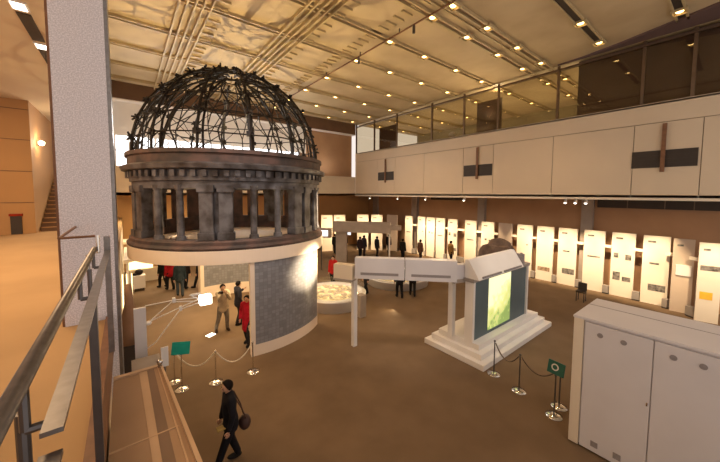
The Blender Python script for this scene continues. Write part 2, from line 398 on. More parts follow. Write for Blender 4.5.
# recessed square lamps
cl0 = None
def cname(x):
    return {8.36: 'first beside the dark track', 10.4: 'second from the dark track', 12.7: 'third from the dark track', 15.0: 'last before the balcony glass', 18.0: 'beyond the glass, nearer', 21.0: 'beyond the glass, farther'}[x]
rn = {5.93: 'wide nearest row', 6.73: 'second nearest row', 8.77: 'third nearest row', 10.9: 'fourth nearest row', 13.4: 'fifth nearest row', 15.7: 'sixth nearest row', 18.0: 'second farthest row', 20.1: 'farthest row'}
for y in rows[2:]:
    for x in (8.36, 10.4, 12.7, 15.0, 18.0, 21.0):
        lab = 'square ceiling lamp in the %s, %s' % (rn[y], cname(x)); big = y == 5.93
        if cl0 is None:
            c = cl0 = thing('ceiling_lamp', lab, 'ceiling light', (x, y, 10.9), local=True)
            mb = MB(); mb.box(-.15, .15, -.15, -.12, -.03, .06); mb.box(-.15, .15, .12, .15, -.03, .06); mb.box(-.15, -.12, -.12, .12, -.03, .06); mb.box(.12, .15, -.12, .12, -.03, .06)
            mb.build('housing', M['ceilrib'], c)
            MB().ball((0, 0, .02), .075, (1, 1, .45)).build('bulb', M['lamp'], c, True)
        else: c = dup(cl0, (x, y, 10.9), None, lab)
        c['group'] = 'square ceiling lamps'
        if big: c.scale = (1.35, 1.35, 1)
for x, y, lab in ((12.7, 3.8, 'square lamp in the near dark ceiling slot, middle'), (14.85, 3.8, 'square lamp at the end of the dark ceiling slot left of the brown bulkhead'), (14.4, 1.6, 'square lamp in the nearest short dark slot at the top right')):
    dup(cl0, (x, y, 10.92), None, lab, 'square ceiling lamps').scale = (1.3, 1.3, 1)

# ------------------------------------------------------------------ dome installation
CXd, CYd = DC
pl = thing('display_drum', 'round cream platform ring on curved photo walls carrying the dome model', 'display stand', (CXd, CYd, 0))
MB().lathe([(2.3, 2.93), (3.43, 2.93), (3.43, 3.33), (2.3, 3.33)], 96, DC, closed_prof=True).build('platform_ring', M['disc'], pl)
MB().lathe([(0, 3.29), (2.4, 3.29), (2.4, 3.2), (0, 3.2)], 64, DC).build('platform_deck', M['disc'], pl)
def curved_wall(a0, a1, Rw, name, top=2.93, inset=True):
    w = MB().lathe([(Rw-.22, 0), (Rw, 0), (Rw, top), (Rw-.22, top)], 24, DC, R(a0), R(a1), True).build('curved_wall', M['disc'], pl)
    # outer photo sheet with uv
    for rr in (Rw+.006, ):
        me = bpy.data.meshes.new('photo_sheet'); bm = bmesh.new(); uv = bm.loops.layers.uv.new('UVMap')
        n = 24; b0, b1 = R(a0)+.04, R(a1)-.02
        vs = [[bm.verts.new((rr*cos(b0+(b1-b0)*i/n), rr*sin(b0+(b1-b0)*i/n), z)) for z in (.36, top-.02)] for i in range(n+1)]
        for i in range(n):
            f = bm.faces.new((vs[i][0], vs[i+1][0], vs[i+1][1], vs[i][1]))
            for l, (uu, vv) in zip(f.loops, ((i/n, 0), ((i+1)/n, 0), ((i+1)/n, 1), (i/n, 1))): l[uv].uv = (uu*22, vv*24)
        bm.to_mesh(me); bm.free(); me.materials.append(M['gridphoto']); o = bpy.data.objects.new('photo_sheet', me); COL.objects.link(o); o.parent = w
        o.modifiers.new('solid', 'SOLIDIFY').thickness = .004; o['label'] = 'grey sheet of many tiny photographs'
    return w
curved_wall(261, 312, 3.38, 'a')
# rear curved wall seen below the ring, facing the viewer
w = MB().lathe([(3.16, 0), (3.38, 0), (3.38, 2.93), (3.16, 2.93)], 24, DC, R(58), R(104), True).build('curved_wall', M['disc'], pl)
me = bpy.data.meshes.new('photo_sheet'); bm = bmesh.new(); uv = bm.loops.layers.uv.new('UVMap'); n = 20; b0, b1 = R(63), R(101)
vs = [[bm.verts.new((3.154*cos(b0+(b1-b0)*i/n), 3.154*sin(b0+(b1-b0)*i/n), z)) for z in (.55, 2.9)] for i in range(n+1)]
for i in range(n):
    f = bm.faces.new((vs[i][1], vs[i+1][1], vs[i+1][0], vs[i][0]))
    for l, (uu, vv) in zip(f.loops, ((i/n, 1), ((i+1)/n, 1), ((i+1)/n, 0), (i/n, 0))): l[uv].uv = (uu*16, vv*20)
bm.to_mesh(me); bm.free(); me.materials.append(M['gridphoto']); o = bpy.data.objects.new('photo_sheet', me); COL.objects.link(o); o.parent = w
o.modifiers.new('solid', 'SOLIDIFY').thickness = .004

dm = thing('dome_model', 'dark weathered model of a ruined dome with bare iron ribs on its colonnaded drum', 'dome model', (CXd, CYd, 3.33))
MB().lathe([(2.95, 3.33), (3.42, 3.33), (3.44, 3.40), (3.36, 3.47), (3.36, 3.56), (3.30, 3.62), (2.95, 3.62)], 96, DC, closed_prof=True).build('base_ring', M['rust'], dm)
def seg_box(mb, ang, r0, r1, w, z0, z1):
    M4 = Matrix.Translation((CXd, CYd, 0)) @ Matrix.Rotation(R(ang), 4, 'Z'); mb.box(r0, r1, -w/2, w/2, z0, z1, M4)
P7 = 360/7
for i in range(7):
    a = 245.5+i*P7
    for da in (-4.7, 4.7):
        mb = MB(); seg_box(mb, a+da, 2.98, 3.27, .38, 3.62, 5.22); seg_box(mb, a+da, 2.96, 3.32, .46, 3.62, 3.84); seg_box(mb, a+da, 2.96, 3.32, .46, 5.02, 5.22)
        mb.build('pier', M['bronze'], dm, bevel=.012)
    mb = MB(); seg_box(mb, a, 2.98, 3.12, .5, 3.62, 5.22); mb.build('wall_infill', M['bronze'], dm)
    for t in (1/3, 2/3):
        aa = a+4.7+(P7-9.4)*t
        mb = MB(); x, y = CXd+3.16*cos(R(aa)), CYd+3.16*sin(R(aa))
        mb.tube((x, y, 3.62), (x, y, 5.22), .105, .09, 14); mb.tube((x, y, 3.62), (x, y, 3.74), .15, .13, 14); mb.tube((x, y, 5.08), (x, y, 5.22), .11, .15, 14)
        mb.build('column', M['bronze'], dm)
for bc in (14, 65.5, 117, 168.4):
    for dt in (-7, 7):
        mb = MB(); seg_box(mb, bc+dt, 2.93, 3.03, .5, 3.62, 5.14); mb.build('wall_infill', M['rust'], dm)
    if bc > 100:
        mb = MB(); seg_box(mb, bc-17, 2.93, 3.03, .5, 3.62, 5.14); mb.build('wall_infill', M['rust'], dm)
    mb = MB().lathe([(2.90, 3.62), (3.04, 3.62), (3.04, 3.92), (2.90, 3.92)], 12, DC, R(bc-21), R(bc+21), True); mb.build('sill', M['rust'], dm)
MB().lathe([(2.95, 5.13), (3.24, 5.13), (3.24, 5.34), (3.30, 5.36), (3.30, 5.66), (3.50, 5.70), (3.54, 5.82), (3.40, 5.88), (2.95, 5.88)], 112, DC, closed_prof=True).build('entablature', M['bronze'], dm)
for i in range(72):
    mb = MB(); seg_box(mb, i*5+1, 3.27, 3.40, .14, 5.48, 5.66); mb.build('dentil', M['bronze'], dm)
MB().lathe([(3.0, 5.88), (3.34, 5.88), (3.34, 6.12), (3.40, 6.15), (3.40, 6.26), (3.0, 6.26)], 96, DC, closed_prof=True).build('attic_ring', M['rust'], dm)
# ribs
rng = random.Random(3); HZ = 3.28; RB = 3.24
def dp(a, e, off=0.): return Vector((CXd+(RB+off)*cos(a)*cos(e), CYd+(RB+off)*sin(a)*cos(e), 6.24+(HZ+off)*sin(e)))
NR = 14; levels = [R(v) for v in (9, 21, 33, 45, 56, 67, 77)]
wob = [[(rng.uniform(-.02, .02), rng.uniform(-.03, .03)) for _ in range(12)] for _ in range(NR)]
ETOP = R(83)
for i in range(NR):
    a = i*2*pi/NR+.10
    top = ETOP if i % 2 == 0 else R(rng.choice([83, 74, 79]))
    es = [top*j/14 for j in range(15)]
    out = [dp(a+rng.uniform(-.006, .006), e, .0) for e in es]; inn = [dp(a+.035+rng.uniform(-.01, .01), e, -.17) for e in es]
    mb = MB(); mb.path(out, .044); mb.path(inn, .036)
    for j in range(14): mb.tube(out[j], inn[j+1], .014, n=5)
    rb = mb.build('rib', M['iron'], dm)
    for L in levels:
        if L > top: continue
        mb = MB()
        c = dp(a, L, .02); t = (dp(a, L+.02)-dp(a, L-.02)).normalized(); nrm = (c-Vector((CXd, CYd, 6.24))).normalized(); sd = t.cross(nrm)
        for _ in range(3):
            d_ = (t*rng.uniform(-1, 1)+sd*rng.uniform(-1, 1)+nrm*rng.uniform(.2, 1)).normalized()*rng.uniform(.09, .19)
            mb.tube(c-d_*.4, c+d_, .042, .030, 5)
        M4 = Matrix((sd, t, nrm)).transposed().to_4x4(); M4.translation = c
        mb.box(-.11, .11, -.08, .08, -.03, .03, M4)
        mb.build('joint_plate', M['iron'], rb)
    # lighter secondary rib that forks on the way up
    b = a+pi/NR*(.9+.2*rng.random()); tp = R(rng.uniform(45, 80)); n = 9
    pts = [dp(b+.05*sin(j*1.1+i), tp*j/n, -.05) for j in range(n+1)]
    mb = MB().path(pts, .026, 5)
    mid = n//2
    mb.path([pts[mid], dp(b+.16, tp*(mid+2)/n, -.02), dp(a+2*pi/NR, tp*(mid+3.5)/n)], .022, 5); mb.path([pts[mid-1], dp(b-.15, tp*(mid+1)/n, -.02), dp(a, tp*(mid+2.5)/n)], .022, 5)
    mb.build('rib', M['iron'], dm)
for j, L in enumerate(levels):
    pts = [dp(t*2*pi/56, L+rng.uniform(-.008, .008), rng.uniform(-.03, .02)) for t in range(56)]; pts.append(pts[0])
    mb = MB()
    for q in range(56):
        mb.tube(pts[q], pts[q+1], .022, n=5)
    mb.build('hoop', M['iron'], dm)
mb = MB()
for i in range(NR):
    a = i*2*pi/NR+.10; b = a+2*pi/NR
    for L0, L1 in zip([0]+levels[:-1], levels):
        if rng.random() < .62:
            if rng.random() < .5: mb.tube(dp(a, L0, -.03), dp((a+b)/2, L1, -.03), .014, n=5)
            else: mb.tube(dp(b, L0, -.03), dp((a+b)/2, L1, -.03), .014, n=5)
        if rng.random() < .3: mb.tube(dp(a, L0, -.1), dp(b, L1, -.1), .014, n=5)
for w_ in range(12): mb.tube(dp(w_*pi/6, R(21), -.03), dp((w_+1)*pi/6, R(21), -.03), .012, n=5)
mb.build('bracing', M['iron'], dm)
apz = dp(0, ETOP).z
mb = MB()
for q in range(24): mb.tube((CXd+.42*cos(q*pi/12), CYd+.42*sin(q*pi/12), apz), (CXd+.42*cos((q+1)*pi/12), CYd+.42*sin((q+1)*pi/12), apz), .035, n=6)
for q in range(14): mb.tube((CXd+.42*cos(q*pi/7), CYd+.42*sin(q*pi/7), apz), (CXd+.46*cos(q*pi/7), CYd+.46*sin(q*pi/7), apz+rng.uniform(.06, .22)), .03, n=5)
mb.build('apex_ring', M['iron'], dm)

# ------------------------------------------------------------------ terrazzo pillar
t = thing('stone_pillar', 'tall square speckled grey terrazzo pillar beside the railing', 'pillar', (-.36, 4.98, 0))
MB().box(-.60, -.135, 4.7, 5.3, 0, 11).build('shaft', M['stone'], t)
MB().box(-.135, -.10, 4.74, 5.3, 0, 11).build('corner_strip', M['steel'], t)
MB().box(-.625, -.60, 4.72, 5.3, 0, 11).build('corner_strip', M['wood'], t)

# ------------------------------------------------------------------ railing beside the camera
t = thing('metal_railing', 'brushed metal railing with round handrail along the mezzanine edge', 'railing', (-.2, 1.5, 3.45))
hr = MB(); hr.tube((-.235, -1.5, 4.5), (-.235, 3.5, 4.5), .021, n=16); hr.ball((-.235, 3.5, 4.5), .021); hr.build('handrail', M['steel'], t, True)
MB().box(-.174, -.134, .95, 3.75, 4.44, 4.452).build('top_rail', M['steel'], t)
MB().box(-.174, -.134, -1.5, .93, 4.40, 4.412).build('top_rail', M['steel'], t)
MB().box(-.172, -.137, 2.0, 2.05, 3.45, 4.44).build('post', M['darksteel'], t)
MB().box(-.19, -.14, .62, .70, 3.45, 4.41).build('post', M['darksteel'], t)
MB().box(-.18, -.135, 3.68, 3.76, 3.45, 4.58).build('post', M['steel'], t)
for y in (1.15, 2.4, 3.35):
    b = MB().tube((-.235, y, 4.485), (-.235, y, 4.36), .012).tube((-.235, y, 4.36), (-.16, y, 4.36), .012); b.build('bracket', M['darksteel'], t)
for y in (1.25, 3.3):
    MB().tube((-.26, y, 3.45), (-.26, y, 4.36), .016, n=10).build('post', M['darksteel'], t)
MB().tube((-.235, 3.62, 4.60), (-.47, 3.62, 4.60), .011, n=10).tube((-.47, 3.62, 4.60), (-.47, 4.69, 4.60), .013, n=10).build('return_rail', M['wood'], t)
for z in (4.56, 4.50, 4.47): pass
MB().tube((-.21, 3.5, 4.62), (-.21, 3.5, 4.46), .014, n=10).build('end_bracket', M['chrome'], t)
MB().tube((-.27, 3.35, 4.48), (-.27, 3.35, 4.3), .012, n=10).build('end_bracket', M['chrome'], t)

# ------------------------------------------------------------------ booth below the railing, light and shade painted on its roof
t = thing('exhibit_booth', 'tan booth, flat roof striped in painted light and shade, just below the railing', 'booth', (0, 2.5, 0))
top = lambda x0b, x0f, x1b, x1f, z0, z1: MB().prism([(x0f, -1.0), (x1f, -1.0), (x1b, 4.03), (x0b, 4.03)], z0, z1)
top(-.17, -.17, .255, .59, 0, 2.94).build('body', M['balc'], t)
top(-.17, -.17, .255, .59, 2.94, 3.0).build('roof', M['boothtop'], t)
top(.05, .19, .12, .21, 3.0, 3.006).build('roof_light_shade_stripe', M['boothtrimlight'], t)['label'] = 'tan stripe of painted light'  # band of light painted along the roof
top(.122, .215, .185, .33, 3.0, 3.006).build('roof_light_shade_stripe', M['boothshade'], t)['label'] = 'brown stripe of painted shade'  # band of shadow painted along the roof
top(.215, .45, .225, .47, 3.0, 3.012).build('roof_edge', M['boothtrimlight'], t)
top(.24, .56, .262, .61, 2.90, 3.035).build('roof_edge', M['boothtrimlight'], t)
MB().box(-.17, .29, 2.86, 2.875, 3.0, 3.008).build('roof_joint', M['boothtrimlight'], t)
MB().box(-.17, .25, 4.0, 4.05, 2.95, 3.02).build('roof_edge', M['boothtrimlight'], t)
t = thing('spotlight', 'small metal spotlight on the far corner of the striped booth roof', 'spotlight', (.24, 3.95, 3.03))
MB().tube((.24, 3.95, 3.03), (.24, 3.95, 3.06), .02).build('base', M['chrome'], t)
MB().ball((.24, 3.95, 3.09), .032).build('head', M['chrome'], t, True)
# objects behind the booth on the hall floor
t = thing('display_board', 'narrow upright white board with modelled reflection arms just behind the striped booth', 'board', (.12, 6, 0))
MB().box(.035, .20, 5.98, 6.04, 0, 3.10).build('board', M['whitecool'], t, bevel=.004)
MB().box(.0, .24, 5.9, 6.12, 0, .12).build('foot', M['white'], t)
t = thing('reflection_arms', 'glass reflection modelled as thin white branching arms with a bright square head by the board', 'lamp', (.2, 6, 3.0))  # reflection in glass built as solid white arms and a glowing plate
arm = MB(); Z = lambda x, z, y=6.0: (x, y, z)
for pts in ([(.19, 3.12), (.60, 3.13), (.95, 3.10)], [(.22, 2.82), (.60, 3.13)], [(.60, 3.10), (.93, 3.04)], [(.24, 2.84), (.70, 2.98), (.98, 3.06)], [(.17, 2.37), (.32, 2.46), (.69, 2.94), (1.0, 3.0)], [(.84, 3.17), (1.02, 3.05)]):
    arm.path([Z(*p) for p in pts], .008)
arm.build('arm', M['white'], t)
MB().ball(Z(.23, 2.82), .045, (1, 1, .8)).build('mount', M['white'], t, True)
MB().box(.58, .625, 5.97, 6.03, 3.09, 3.17).build('joint', M['white'], t); MB().box(.68, .72, 5.97, 6.03, 2.92, 3.0).build('joint', M['white'], t)
h = MB().box(1.0, 1.2, 5.93, 6.07, 2.95, 3.12).build('reflection_plate', M['lampw'], t, bevel=.01)  # glowing block for the bright patch of the reflection
MB().box(.86, 1.02, 5.98, 6.02, 3.15, 3.18).build('reflection_strip', M['white'], t)
t = thing('plinth', 'grey box plinth beside the white board behind the booth', 'plinth', (.2, 5.5, 0))
MB().box(.0, .33, 5.4, 5.75, 0, 2.34).build('body', M['grey'], t); MB().box(-.02, .35, 5.38, 5.77, 2.30, 2.36).build('rim', M['grey'], t)
t = thing('notice_board', 'small white notice board beside the grey plinth behind the booth', 'sign', (.42, 5.6, 0))
MB().box(.36, .46, 5.58, 5.60, 2.2, 2.52).build('panel', M['white'], t); MB().tube((.41, 5.6, 0), (.41, 5.6, 2.2), .012).build('post', M['steel'], t)
t = thing('draped_exhibit', 'brown tapering draped exhibit on a dark plinth behind the pillar', 'exhibit', (-.05, 6.9, 0))
MB().lathe([(.0, 3.3), (.05, 3.3), (.07, 2.95), (.12, 2.7), (.17, 2.5), (.17, 2.2), (0, 2.2)], 20, (-.02, 6.9)).build('drape', mat('brown_drape', (.30, .17, .10), None, 5, .7), t, True)
MB().box(-.2, .16, 6.75, 7.05, 0, 2.2).build('plinth', M['slot'], t)
t = thing('light_stand', 'thin stand of glowing lamp rods left of the white board behind the pillar', 'lamp', (-.1, 9.2, 0))
for x in (-.14, -.06, .04): MB().tube((x, 9.2, 1.7), (x+.01, 9.2, 3.0), .012).build('rod', M['glow'], t)
MB().tube((-.05, 9.2, 0), (-.05, 9.2, 1.7), .02).build('stand', M['steel'], t); MB().tube((-.05, 9.2, 0), (-.05, 9.2, .02), .16, n=20).build('base', M['steel'], t)
MB().ball((-.1, 9.2, 1.66), .06, (1.6, 1, .6)).build('lamp_shade', M['chrome'], t, True)
MB().box(-.18, .06, 9.19, 9.21, 1.66, 1.7).build('crossbar', M['steel'], t)

# far left glowing display
t = thing('lit_display_case', 'glowing yellow white display case at the far left under the dome', 'display case', (.6, 20.6, 0))
MB().box(-.1, 2.0, 20.5, 20.9, 0, .7).build('base', M['cream'], t); MB().box(.0, 1.1, 20.62, 20.66, .72, 1.95).build('lit_panel', M['glow'], t)
MB().box(-.2, 2.6, 19.6, 20.95, 2.3, 2.42).build('canopy', M['cream'], t)
MB().box(1.9, 2.0, 20.5, 20.9, .7, 2.3).build('post', M['cream'], t)
t = thing('small_plinth', 'small white plinth carrying a dark object before the glowing case', 'plinth', (.42, 18.7, 0))
MB().box(.15, .65, 18.5, 18.9, .15, .8).build('body', M['white'], t, bevel=.01); MB().box(.2, .6, 18.55, 18.85, 0, .15).build('base', M['slot'], t)
tag(MB().ball((.4, 18.7, .95), .16, (1.1, .8, 1)).ball((.25, 18.7, .86), .12, (1.3, 1, .6)).build('small_sculpture', M['iron'], smooth=True), 'small dark sculpture on the white plinth at the far left', 'sculpture')
MBs = thing('canopy', 'white sloping canopy at the far left behind the pillar under the dome', 'canopy', (.6, 15.5, 0))
MB().prism([(-.15, 14.2), (1.2, 15.6), (1.6, 18.2), (-.15, 17.8)], 2.30, 2.42).build('canopy_top', M['cream'], MBs)
for x, y in ((-.05, 14.6), (-.05, 17.6)): MB().tube((x, y, 0), (x, y, 2.3), .04).build('post', M['white'], MBs)

# ------------------------------------------------------------------ barriers and signs
def stand(label, loc, h=.92, group=None, name='barrier_post', m1='chrome', m2='chrome', cat='barrier post'):
    s_ = thing(name, label, cat, loc, 0, group, True)
    MB().lathe([(0, 0), (.17, 0), (.17, .015), (.06, .035), (0, .04)], 24).build('base', M[m2], s_, True)
    MB().tube((0, 0, .03), (0, 0, h), .016, n=10).build('pole', M[m1], s_)
    MB().ball((0, 0, h), .03).build('finial', M[m1], s_, True)
    return s_
A = (.86, 8.98, 0); B = (1.72, 8.30, 0); Cc = (2.66, 8.18, 0)
stand('metal rope post between the teal sign and the middle rope post', A, .85, 'left rope posts')
stand('metal rope post in the middle of the pale rope, left of the curved wall', B, .85, 'left rope posts')
stand('metal rope post next to the edge of the curved photo wall', Cc, .85, 'left rope posts')
def rope(name, label, p, q, z, sag, mt):
    p, q = Vector((p[0], p[1], z)), Vector((q[0], q[1], z)); d_ = (q-p).normalized()*.035; p += d_; q -= d_
    pts = [p.lerp(q, i/14)-Vector((0, 0, sag*4*(i/14)*(1-i/14))) for i in range(15)]
    tag(MB().path(pts, .016, 8).build(name, mt), label, 'rope')
rope('barrier_rope', 'pale sagging rope from the teal sign to the middle post', A, B, .80, .36, M['rope'])
rope('barrier_rope', 'pale sagging rope from the middle post to the curved photo wall', B, Cc, .80, .36, M['rope'])
t = stand('teal rectangular sign on a metal stand beside the pale rope', (.97, 8.52, 0), .9, name='sign_stand', cat='sign')
M4 = Matrix.Translation((0, 0, 1.08)) @ Matrix.Rotation(-YAW+R(10), 4, 'Z') @ Matrix.Rotation(R(-20), 4, 'X')
MB().box(-.21, .21, -.012, .012, -.15, .15, M4).build('sign_panel', M['teal'], t)
tag(MB().tube((1.50, 8.46, 0), (1.50, 8.46, .03), .13, n=18).build('floor_plate', M['chrome']), 'shiny round metal plate on the floor beside the middle rope post', 'floor plate') if 0 else None
tag(MB().box(-.13, .13, -.10, .10, 0, .012, Matrix.Translation((2.2, 11.25, 0)) @ Matrix.Rotation(.5, 4, 'Z')).build('floor_square', M['lampw']), 'small bright white square lying on the floor before the beige jacket man', 'floor light')  # flat glowing white square on the floor
A = (7.95, 4.02, 0); B = (7.76, 3.26, 0); Cc = (7.92, 2.42, 0)
stand('dark rope post with steel base next to the white steps', A, .95, 'right rope posts', m1='darksteel')
stand('dark rope post with steel base midway between steps and cabinet', B, .95, 'right rope posts', m1='darksteel')
stand('dark rope post with steel base nearest the large cabinet', Cc, .95, 'right rope posts', m1='darksteel')
rope('barrier_rope', 'thin dark rope from the step side post to the middle post', A, B, .90, .30, M['ropedark'])
rope('barrier_rope', 'thin dark rope from the middle post to the cabinet side post', B, Cc, .90, .30, M['ropedark'])
t = stand('dark green sign on a stand beside the large cabinet', (7.50, 2.38, 0), .95, name='sign_stand', cat='sign', m1='darksteel')
M4 = Matrix.Translation((0, 0, 1.12)) @ Matrix.Rotation(-YAW-R(58), 4, 'Z') @ Matrix.Rotation(R(-15), 4, 'X')
sp = MB().box(-.17, .17, -.012, .012, -.14, .14, M4).build('sign_panel', M['dgreen'], t)
mb = MB(); mb.lathe([(.05, -.016), (.075, -.016), (.075, -.013), (.05, -.013)], 20, closed_prof=True)
for v in mb.b.verts: v.co = M4 @ Vector((v.co.x-.02, v.co.z, v.co.y+.01))
mb.build('sign_symbol', M['white'], sp, off=(0, 0, 0))

# ------------------------------------------------------------------ angular header on posts, screen wall with steps
hd = thing('header_sign', 'long white box header with grey vent strips carried on square posts', 'header', (5.8, 7.8, 0))
def frame2(p, q):  # local x from p to q, local y away from viewer
    d_ = Vector((q[0]-p[0], q[1]-p[1], 0)); L = d_.length; d_.normalize(); n_ = Vector((-d_.y, d_.x, 0))
    M4 = Matrix((d_, n_, Vector((0, 0, 1)))).transposed().to_4x4(); M4.translation = (p[0], p[1], 0); return M4, L
M4, L = frame2((5.52, 7.25), (7.70, 5.10))
for a, b in ((0, L/2-.012), (L/2+.012, L)):
    bx_ = MB().box(a, b, 0, .30, 2.38, 3.02, M4).build('header_box', M['whitecool'], hd)
    MB().box(a+.18, b-.18, -.006, .0, 2.50, 2.58, M4).build('vent_strip', M['vent'], bx_, off=wloc(hd))
M5, L5 = frame2((5.2, 7.95), (5.5, 7.35))
MB().box(0, L5, .0, .3, 2.30, 2.75, M5).build('header_box', M['cream'], hd)
MB().box(-.02, L5, .0, .32, 2.24, 2.30, M5).build('header_base', M['grey'], hd)
M6, L6 = frame2((7.78, 5.12), (8.22, 4.98))
MB().box(0, L6, .1, .32, 2.42, 2.86, M6).build('header_box', M['whitecool'], hd)
MB().box(-.05, L6+.05, .1, .5, 2.30, 2.42, M6).build('header_base', M['grey'], hd)
MB().box(5.72, 5.86, 7.55, 7.69, 0, 2.38).build('post', M['white'], hd)
MB().box(7.98, 8.14, 5.42, 5.58, 0.5, 2.40).build('post', M['white'], hd)
t = sw = thing('screen_wall', 'white stepped platform with a slate wall holding a bright backlit garden picture', 'screen wall', (10, 5, 0))
for i, (x0, y0, x1, y1, z) in enumerate(((7.80, 4.24, 12.65, 6.35, .17), (7.98, 4.42, 12.47, 6.2, .34), (8.16, 4.60, 12.3, 6.05, .51))):
    MB().box(x0, x1, y0, y1, z-.17, z).build('step', M['white'], t, bevel=.008)
MB().box(8.22, 11.75, 4.86, 5.02, .51, 2.36).build('wall_panel', M['slate'], t)
MB().box(8.12, 8.22, 4.80, 5.08, .51, 2.38).build('end_post', M['white'], t); MB().box(11.75, 11.85, 4.80, 5.08, .51, 2.38).build('end_post', M['white'], t)
MB().box(8.08, 11.9, 4.78, 5.5, 2.36, 2.46).build('ledge', M['grey'], t)
# backlit picture: pale sky left, foliage right, as noise driven print
MB().box(9.10, 10.55, 4.845, 4.86, .62, 2.34).build('picture', M['screenpic'], t)['label'] = 'bright yellow green backlit picture'
hh = MB().prism([(8.10, 4.62), (11.0, 4.62), (11.0, 5.1), (8.10, 5.1)], 2.47, 3.02)
for v in hh.b.verts:
    if v.co.z > 2.7 and v.co.y < 4.8: v.co.y += .36
hb = hh.build('header_box', M['white'], t)
for a, b in ((8.3, 9.4), (9.6, 10.8)): MB().box(a, b, 4.60, 4.64, 2.50, 2.55).build('vent_strip', M['vent'], hb, off=wloc(t))
MB().box(11.0, 11.12, 4.66, 5.0, 2.47, 2.9).build('header_end', M['vent'], t)
spot('screen_wall_light', (10.2, 3.2, 10.7), (10.4, 4.9, .6), 900, 34, .8, (1, .90, .78), .1)
spot('header_light', (4.6, 4.4, 10.8), (6.6, 6.2, 2.7), 800, 26, .9, (1, .88, .78), .1)

# rough rock exhibit behind the screen wall
bm = bmesh.new(); bmesh.ops.create_icosphere(bm, subdivisions=4, radius=1)
for v in bm.verts:
    n_ = .12*sin(v.co.x*5+1)*cos(v.co.y*4)+.07*sin(v.co.z*9+v.co.x*7)
    v.co *= 1+n_; v.co.x *= 1+.35*max(0,-v.co.z); v.co.y *= 1+.35*max(0,-v.co.z); v.co = Vector((v.co.x*.62, v.co.y*1.0, v.co.z*1.32+1.35)); v.co.y += -.15*v.co.z
    v.co.z = max(v.co.z, 0)
    v.co.z = min(v.co.z, 2.62-.22*abs(v.co.y+.3))
me = bpy.data.meshes.new('rock'); bm.to_mesh(me); bm.free(); me.materials.append(M['rock']); o = bpy.data.objects.new('rock_exhibit', me); COL.objects.link(o)
o.location = (13.45, 7.05, 0); o.scale = (.8, .88, 1.15); tag(o, 'rough grey brown rock shaped exhibit rising behind the white header', 'rock')

# ------------------------------------------------------------------ big white cabinet at the right
t = thing('storage_cabinet', 'large white laminate cabinet with round vents at the lower right', 'cabinet', (7.9, 0, 0))
MB().box(7.0, 8.45, -3.0, 1.93, .06, 2.58).build('body', M['whitecool'], t); MB().box(7.04, 8.40, -2.96, 1.88, 0, .06).build('plinth', M['slot'], t)
MB().box(6.95, 8.48, -3.02, 1.96, 2.58, 2.63).build('top', M['whitecool'], t, bevel=.01); MB().box(7.9, 7.915, -3.0, 1.95, 2.63, 2.636).build('top_joint', M['vent'], t)
MB().box(6.955, 7.0, 1.78, 1.94, .04, 2.58).build('edge_frame', M['cream'], t)
ys = [1.765, .80, -.35, -1.5, -2.7]
for a, b in zip(ys, ys[1:]):
    dr = MB().box(6.965, 7.0, b+.008, a-.008, .05, 2.55).build('door', M['whitecool'], t)
    for f_ in ((.25, .60) if a > 1 else (.2, .48)):
        yy = a+(b-a)*f_; q = MB(); q.tube((6.955, yy, 2.36), (6.965, yy, 2.36), .045, n=20); q.build('vent', M['vent'], dr, off=wloc(t))
        q = MB().box(6.955, 6.966, yy-.055, yy+.055, .15, .26); q.build('vent', M['vent'], dr, off=wloc(t))
    MB().box(6.95, 6.965, b+.03, b+.05, 1.38, 1.44).build('latch', M['chrome'], dr, off=wloc(t))
t = thing('stool', 'small dark stool standing on a low grey pad behind the cabinet', 'stool', (16.9, 4.5, 0))
MB().box(16.65, 17.0, 4.3, 4.65, .42, .5).build('seat', M['slot'], t, bevel=.01)
for x, y in ((16.68, 4.33), (16.97, 4.33), (16.68, 4.62), (16.97, 4.62)): MB().tube((x, y, 0), (x, y, .42), .02).build('leg', M['darksteel'], t)
MB().box(16.98, 17.0, 4.3, 4.65, .5, .85).build('backrest', M['slot'], t)

# ------------------------------------------------------------------ round dioramas
def diorama(label, c, r, h):
    t = thing('round_diorama', label, 'display table', (*c, 0), 0, None, True)
    MB().lathe([(0, 0), (r, 0), (r, h-.08), (r+.05, h-.06), (r+.05, h), (r-.22, h), (r-.26, h-.07), (0, h-.07)], 56).build('table', M['white'], t, True)
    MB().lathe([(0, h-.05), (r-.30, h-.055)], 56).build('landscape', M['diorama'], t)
    mb = MB(); rg = random.Random(int(r*100))
    for i in range(60):
        a, q = rg.uniform(0, 2*pi), (r-.4)*sqrt(rg.random()); s_ = rg.uniform(.03, .08); mb.box(q*cos(a)-s_, q*cos(a)+s_, q*sin(a)-s_, q*sin(a)+s_, h-.055, h-.055+rg.uniform(.02, .07))
    b = mb.build('model_buildings', M['cream'], t); b['kind'] = 'stuff'
    mb = MB(); n = 40; rr = r+.0
    g_ = MB().lathe([(rr, h), (rr, h+.28), (rr+.01, h+.28), (rr+.01, h)], 56, a0=0, a1=2*pi, closed_prof=True).build('glass_rim', M['thin_glass'], t)
    return t
diorama('large round lit diorama table right of the curved photo wall', (7.45, 11.4), 1.45, .5)
diorama('smaller round lit diorama table behind the long white header', (12.1, 11.9), 1.72, .42)
spot('diorama_light', (7.5, 11.3, 10.5), (7.5, 11.3, 0), 500, 22, .6, (1, .85, .55)); spot('diorama_light', (12.1, 11.9, 10.5), (12.1, 11.9, 0), 500, 20, .6, (1, .85, .55))
t = thing('information_kiosk', 'brown box kiosk standing in front of the large round diorama', 'kiosk', (7.55, 9.3, 0))
MB().box(7.3, 7.6, 9.2, 9.5, 0, .9).build('body', M['pilaster'], t); 

